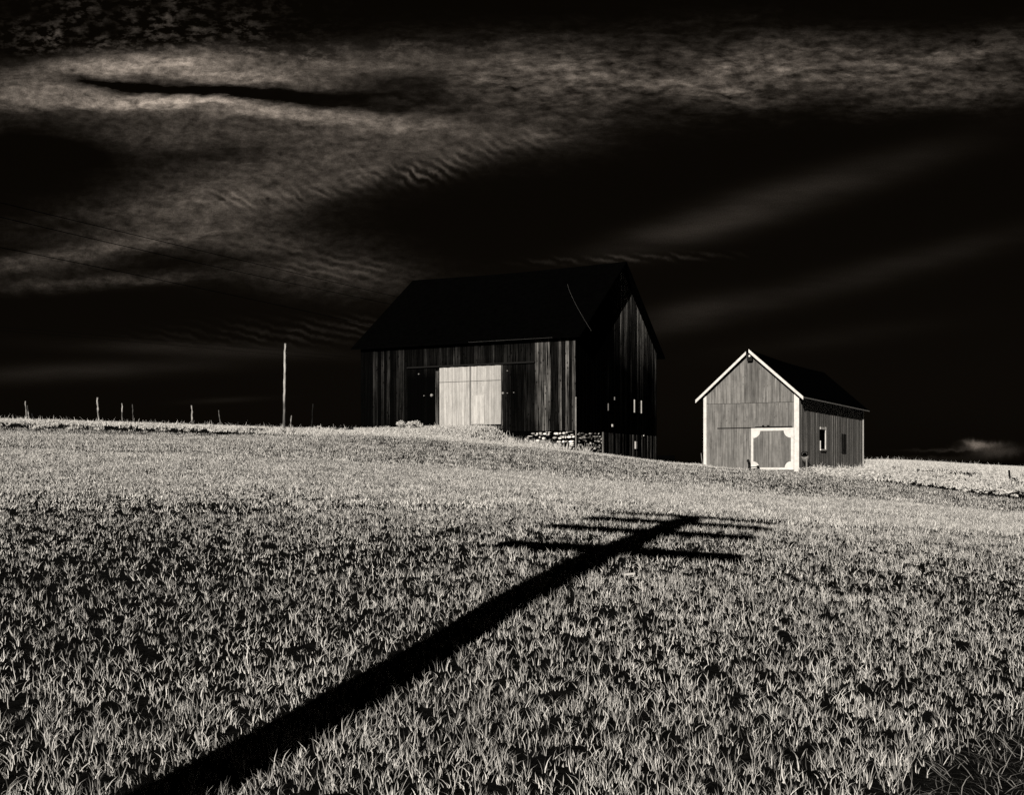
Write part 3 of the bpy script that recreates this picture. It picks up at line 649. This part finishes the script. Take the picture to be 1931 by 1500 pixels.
# ================================================================ vegetation
def blades(name, pos, h_, wd, nseg, mat, tone, bend=.35, lean=.25, upv=1., label=None, cat=None, faceang=None):
    N = len(pos); ang = rng.random(N)*2*np.pi; la = rng.random(N)*2*np.pi if faceang is None else faceang
    wv = np.stack([np.cos(ang), np.sin(ang)*.6, np.zeros(N)], -1)
    wv /= np.linalg.norm(wv, axis=1)[:, None]
    ld = np.stack([np.cos(la), np.sin(la), np.zeros(N)], -1); le = (lean*rng.random(N))[:, None]; bd = (bend*rng.random(N)**1.3*1.6)[:, None]
    nv = 2*nseg+1; V_ = np.zeros((N, nv, 3), np.float32); kink = (rng.random((N, 3))-.5)*.4; kink[:, 2] = 0
    for s in range(nseg+1):
        f = s/nseg; c_ = pos+ld*(le*f+bd*f*f)*h_[:, None]+np.array([0, 0, 1.])*(h_*f)[:, None]*(1-.42*bd*f)*upv+kink*(h_*math.sin(f*3.1))[:, None]*.6
        ws = (wd*(1-f**2.2)*(.75+.5*min(f*2, 1))*.5)[:, None]*wv
        if s < nseg: V_[:, 2*s] = c_-ws; V_[:, 2*s+1] = c_+ws
        else: V_[:, 2*s] = c_
    tmpl = []; st = []; c = 0
    for s in range(nseg-1): tmpl += [2*s, 2*s+1, 2*s+3, 2*s+2]; st.append(c); c += 4
    tmpl += [2*nseg-2, 2*nseg-1, 2*nseg]; st.append(c); c += 3
    loops = (np.array(tmpl)[None]+np.arange(N)[:, None]*nv).ravel(); starts = (np.array(st)[None]+np.arange(N)[:, None]*c).ravel()
    return V_.reshape(-1, 3), loops, starts, np.repeat(tone, nv)
def merge(name, parts, mat):
    V_, Lp, St, T = [], [], [], []; nv = nl = 0
    for v, l, s, t in parts: V_.append(v); Lp.append(l+nv); St.append(s+nl); T.append(t); nv += len(v); nl += len(l)
    return raw_mesh(name, np.concatenate(V_), np.concatenate(Lp), np.concatenate(St), mat, None, {'tone': np.concatenate(T)})
def field_edge(px):      # depth where the wheat stops
    return np.interp(px, [-900, 0, 500, 620, 745, 900, 965, 1083, 1240, 1330, 1500, 1627, 1931, 2600], [69, 69, 67, 68, 68.5, 67.5, 68, 71.5, 75, 66.8, 64.2, 60, 54, 50])
def in_building(x, y, m_=.15):
    a = (x-BG.O.x)*BG.t.x+(y-BG.O.y)*BG.t.y; b_ = (x-BG.O.x)*BG.n.x+(y-BG.O.y)*BG.n.y
    big_ = (a > -m_) & (a < BW+m_) & (b_ < m_) & (b_ > -BL-m_)
    a = (x-SS.O.x)*SS.t.x+(y-SS.O.y)*SS.t.y; b_ = (x-SS.O.x)*SS.n.x+(y-SS.O.y)*SS.n.y
    return big_ | ((a > -m_) & (a < SSd+m_) & (b_ < m_) & (b_ > -SL-m_))
def scatter(d0, d1, per_m2, px0=-170, px1=2100, densf=None):
    u0, u1 = (px0-CX)/F_PX, (px1-CX)/F_PX; area = (u1-u0)*(d1**2-d0**2)/2; n = int(area*per_m2)
    d = np.sqrt(rng.random(n)*(d1**2-d0**2)+d0**2); u = u0+(u1-u0)*rng.random(n); x = u*d
    if densf is not None: k = rng.random(n) < densf(x, d); x, d = x[k], d[k]
    return x, d
def clump(x, y):
    a = vnoise(x+900, y+900, 2.1, 3); b_ = vnoise(x+300, y+300, .24, 4); c = vnoise(x+100, y+100, .066, 6)
    px = CX+F_PX*x/y
    left = 1-.50*np.exp(-((px-250)/620.)**2)*sstep(6, 9, y)*(1-sstep(20, 32, y))
    hollow = 1-.30*np.exp(-((y-46)/9.)**2)*sstep(1150, 1450, px)
    row = .82+.30*np.sin((x*.93+y*.36)*2*np.pi/.34)*sstep(14, 24, y)*(1-sstep(60, 80, y))    # faint drill rows
    v = (.70+.5*a)*(.78+.40*b_)*np.clip(.10+2.1*(c-.22), 0.03, 1.5)*left*hollow*row
    # bare tractor mark in the near right corner
    py = HY+1.68*F_PX/y; s_ = (py-1500)+(px-1705)*.60; bare = sstep(-15, 25, s_)*sstep(1500, 1600, px)
    return v*np.interp(y, [5, 9, 14, 20, 28, 45], [.54, .43, .42, .66, 1.2, 1.2])*(1-.94*bare)
parts = []
def plants(d0, d1, per, nb, hh, ww, nseg, spread, bend=.35, lean=.3, px0=-170, px1=2100):
    x, y = scatter(d0, d1, per, px0, px1, lambda x, y: clump(x, y)*(y < field_edge(CX+F_PX*x/y)))
    k = ~in_building(x, y); x, y = x[k], y[k]
    n = len(x); vig = .45+.85*rng.random(n)
    x = np.repeat(x, nb); y = np.repeat(y, nb); vig = np.repeat(vig, nb)
    N = len(x); dx, dy = rng.normal(0, spread, N), rng.normal(0, spread, N); x = x+dx; y = y+dy
    fa = np.arctan2(dy, dx)+rng.normal(0, .6, N)
    z = ground(x, y); h_ = hh*vig*(.4+.85*rng.random(N)); wd = ww*(.6+.6*rng.random(N))
    tone = np.clip(.06+.95*rng.random(N)**1.15+.35*(vnoise(x+70, y+70, .5, 8)-.5), 0, 1.1)
    parts.append(blades('g', np.stack([x, y, z-.01], -1), h_, wd, nseg, None, tone, bend, lean, faceang=fa))
    return N
nn = 0
nn += plants(3.6, 7, 1500, 3, .088, .0046, 3, .009, .50, .22)
nn += plants(7, 12, 1150, 3, .085, .0054, 3, .011, .50, .22)
nn += plants(12, 20, 680, 3, .085, .0074, 2, .016, .5, .25)
nn += plants(20, 42, 170, 4, .10, .014, 2, .05, .5, .35)
nn += plants(42, 76, 60, 3, .12, .030, 1, .09)
print('wheat blades', nn)
x, y = scatter(4.2, 8.5, 330, 1500, 2150); k = clump(x, y) < .09; x, y = x[k], y[k]; k = (HY+1.68*F_PX/y-1500+(CX+F_PX*x/y-1705)*.6 > 10); x, y = x[k], y[k]; N = len(x)   # thin straws on the bare wheel mark
parts.append(blades('g', np.stack([x, y, ground(x, y)], -1), .11*(.4+.8*rng.random(N)), np.full(N, .0045), 3, None, .02+.40*rng.random(N)**2, 1.2, 1.6))
wo = merge('wheat_grass', parts, M['wheat']); tag(wo, 'young wheat blades covering the whole field in front of the barns', 'grass', kind='stuff')
# verge grass: skyline strip, ramp, strip right of the barns
parts = []
def verge(d0, d1, per, px0, px1, hh, ww, dens=None, nb=3):
    x, y = scatter(d0, d1, per, px0, px1, lambda x, y: (y >= field_edge(CX+F_PX*x/y)-.2)*1.)
    k = ~in_building(x, y, .02); x, y = x[k], y[k]
    if dens is not None: k = rng.random(len(x)) < dens(x, y); x, y = x[k], y[k]
    x = np.repeat(x, nb); y = np.repeat(y, nb); N = len(x); x = x+rng.normal(0, .06, N); y = y+rng.normal(0, .06, N)
    tone = np.clip(.45+.5*rng.random(N), 0, 1)
    parts.append(blades('v', np.stack([x, y, ground(x, y)-.01], -1), hh*(.4+.8*rng.random(N)), ww*(.6+.8*rng.random(N)), 2, None, tone, .6, .5))
ditch = lambda x, y: np.where((CX+F_PX*x/y < 560) & (y < field_edge(CX+F_PX*x/y)+3.6), .02+.6*(vnoise(x+40, y+40, .8, 9) > .66), 1.)
verge(66, 92, 34, -200, 700, .24, .04, ditch)
verge(66, 82, 60, 600, 1020, .20, .035)
verge(60, 132, 24, 1520, 2150, .26, .05, lambda x, y: np.where(y < 84, .06+1.7*(vnoise(x+21, y+21, .8, 31)-.48), .9))
verge(60, 100, 1.6, 1500, 2150, .60, .03, None, 2)
verge(68, 92, 1.3, -200, 1000, .48, .025, None, 2)
verge(64, 78, 30, 1010, 1340, .2, .035)
verge(70, 76, 12, 960, 1110, .7, .035, None, 4)
vo = merge('verge_grass', parts, M['verge']); tag(vo, 'pale rough grass along the skyline, the barn ramp and the far right slope', 'grass', kind='stuff')
# leafy weeds
def leaves(centers, rad, n_each, size, squash=.6, tone_lo=.35):
    C = np.repeat(centers, n_each, axis=0); N = len(C); rr = np.repeat(rad, n_each)
    v = rng.normal(size=(N, 3)); v /= np.linalg.norm(v, axis=1)[:, None]; r_ = rng.random(N)**.45
    p = C+v*(r_*rr)[:, None]*np.array([1, 1, squash]); p[:, 2] += rr*squash*.7
    a = rng.normal(size=(N, 3)); a /= np.linalg.norm(a, axis=1)[:, None]; b_ = np.cross(a, rng.normal(size=(N, 3))); b_ /= np.linalg.norm(b_, axis=1)[:, None]
    s = (size*(.5+.9*rng.random(N)))[:, None]; V_ = np.stack([p-a*s, p-b_*s*.45, p+a*s, p+b_*s*.45], 1)
    idx_ = np.arange(N*4); return V_.reshape(-1, 3).astype(np.float32), idx_, np.arange(N)*4, np.repeat(np.clip(tone_lo+.6*rng.random(N), 0, 1), 4)
parts = []
def weedpatch(d0, d1, per, px0, px1, r_, n_each, size, cond):
    x, y = scatter(d0, d1, per, px0, px1, cond); k = ~in_building(x, y, .05); x, y = x[k], y[k]; n = len(x)
    if n: parts.append(leaves(np.stack([x, y, ground(x, y)], -1), r_*(.5+.9*rng.random(n)), n_each, size))
wd_cond = lambda x, y: (y >= field_edge(CX+F_PX*x/y)+.4)*(y < field_edge(CX+F_PX*x/y)+16+6*vnoise(x+9, y+9, 3, 12))*(.35+.9*vnoise(x+33, y+33, 1.2, 13))
weedpatch(54, 84, 1.5, 1600, 2150, .27, 20, .085, wd_cond)
weedpatch(60, 78, 5.0, 1510, 1640, .32, 26, .075, lambda x, y: (y >= field_edge(CX+F_PX*x/y)-.2)*(y < field_edge(CX+F_PX*x/y)+9.))
weedpatch(66, 75, .8, -200, 560, .20, 22, .07, lambda x, y: (y >= field_edge(CX+F_PX*x/y)+1)*(y < field_edge(CX+F_PX*x/y)+4.5))
weedpatch(67, 80, 1.6, 570, 830, .22, 22, .075, lambda x, y: (y >= field_edge(CX+F_PX*x/y)+1.)*1.)
weedpatch(77, 90, .35, -200, 700, .22, 18, .07, lambda x, y: 1.+0*x)
lv = merge('leafy_weeds', parts, M['leaf']); tag(lv, 'bright leafy weeds growing beside the small barn and along the field edges', 'weeds', kind='stuff')
def shrub(px, py_base, Y, wpx, hpx, label, name='shrub', n=420, size=.07, group=None):
    x = (px-CX)/F_PX*Y; z = gz(x, Y); e = empty(name, (x, Y, z), label, 'shrub', group)
    rx, rz = wpx/F_PX*Y/2, hpx/F_PX*Y/2; parts_ = []
    cs = np.array([[rng.normal(0, rx*.45), rng.normal(0, rx*.3), rz*(.5+1.0*rng.random())] for _ in range(9)]); rs = np.full(9, rx*.38)
    v, l, s, t = leaves(cs, rs, n//9, size, .8, .45); o = raw_mesh('foliage', v, l, s, M['leaf'], e, {'tone': t})
    mb = MB()
    for k in range(5): mb.tube([(x, Y, z-.05), (x+cs[k][0]*.5, Y+cs[k][1]*.5, z+cs[k][2]*.6), (x+cs[k][0], Y+cs[k][1], z+cs[k][2])], [.02, .013, .006], 5)
    mb.build('stem', M['pole'], e)
SG = 'shrubs at the foot of the big barn'
shrub(757, 802, 76.0, 30, 17, 'larger bright leafy shrub at the foot of the big barn, left of its doors', group=SG)
shrub(787, 803, 75.5, 20, 16, 'smaller bright leafy shrub nearest the left edge of the big barn doors', group=SG, n=300)
shrub(601, 815, 73.0, 8, 12, 'small pale weed clump right of the tall bare pole', name='weed_clump', n=160)
# pale scrap of wood lying in the near wheat
sx_, sy_ = (1187-CX)/F_PX*11.2, 11.2; mb = MB(); zz = gz(sx_, sy_)+.14
mb.hexa([(sx_-.06, sy_-.01, zz-.012), (sx_+.06, sy_, zz-.004), (sx_+.06, sy_+.03, zz-.004), (sx_-.06, sy_+.02, zz-.012), (sx_-.05, sy_-.01, zz+.006), (sx_+.055, sy_, zz+.012), (sx_+.055, sy_+.03, zz+.012), (sx_-.05, sy_+.02, zz+.006)])
tag(mb.build('wood_scrap', M['door_wood'], None, base=(sx_, sy_, zz)), 'small pale scrap caught in the wheat right of the long shadow', 'scrap')
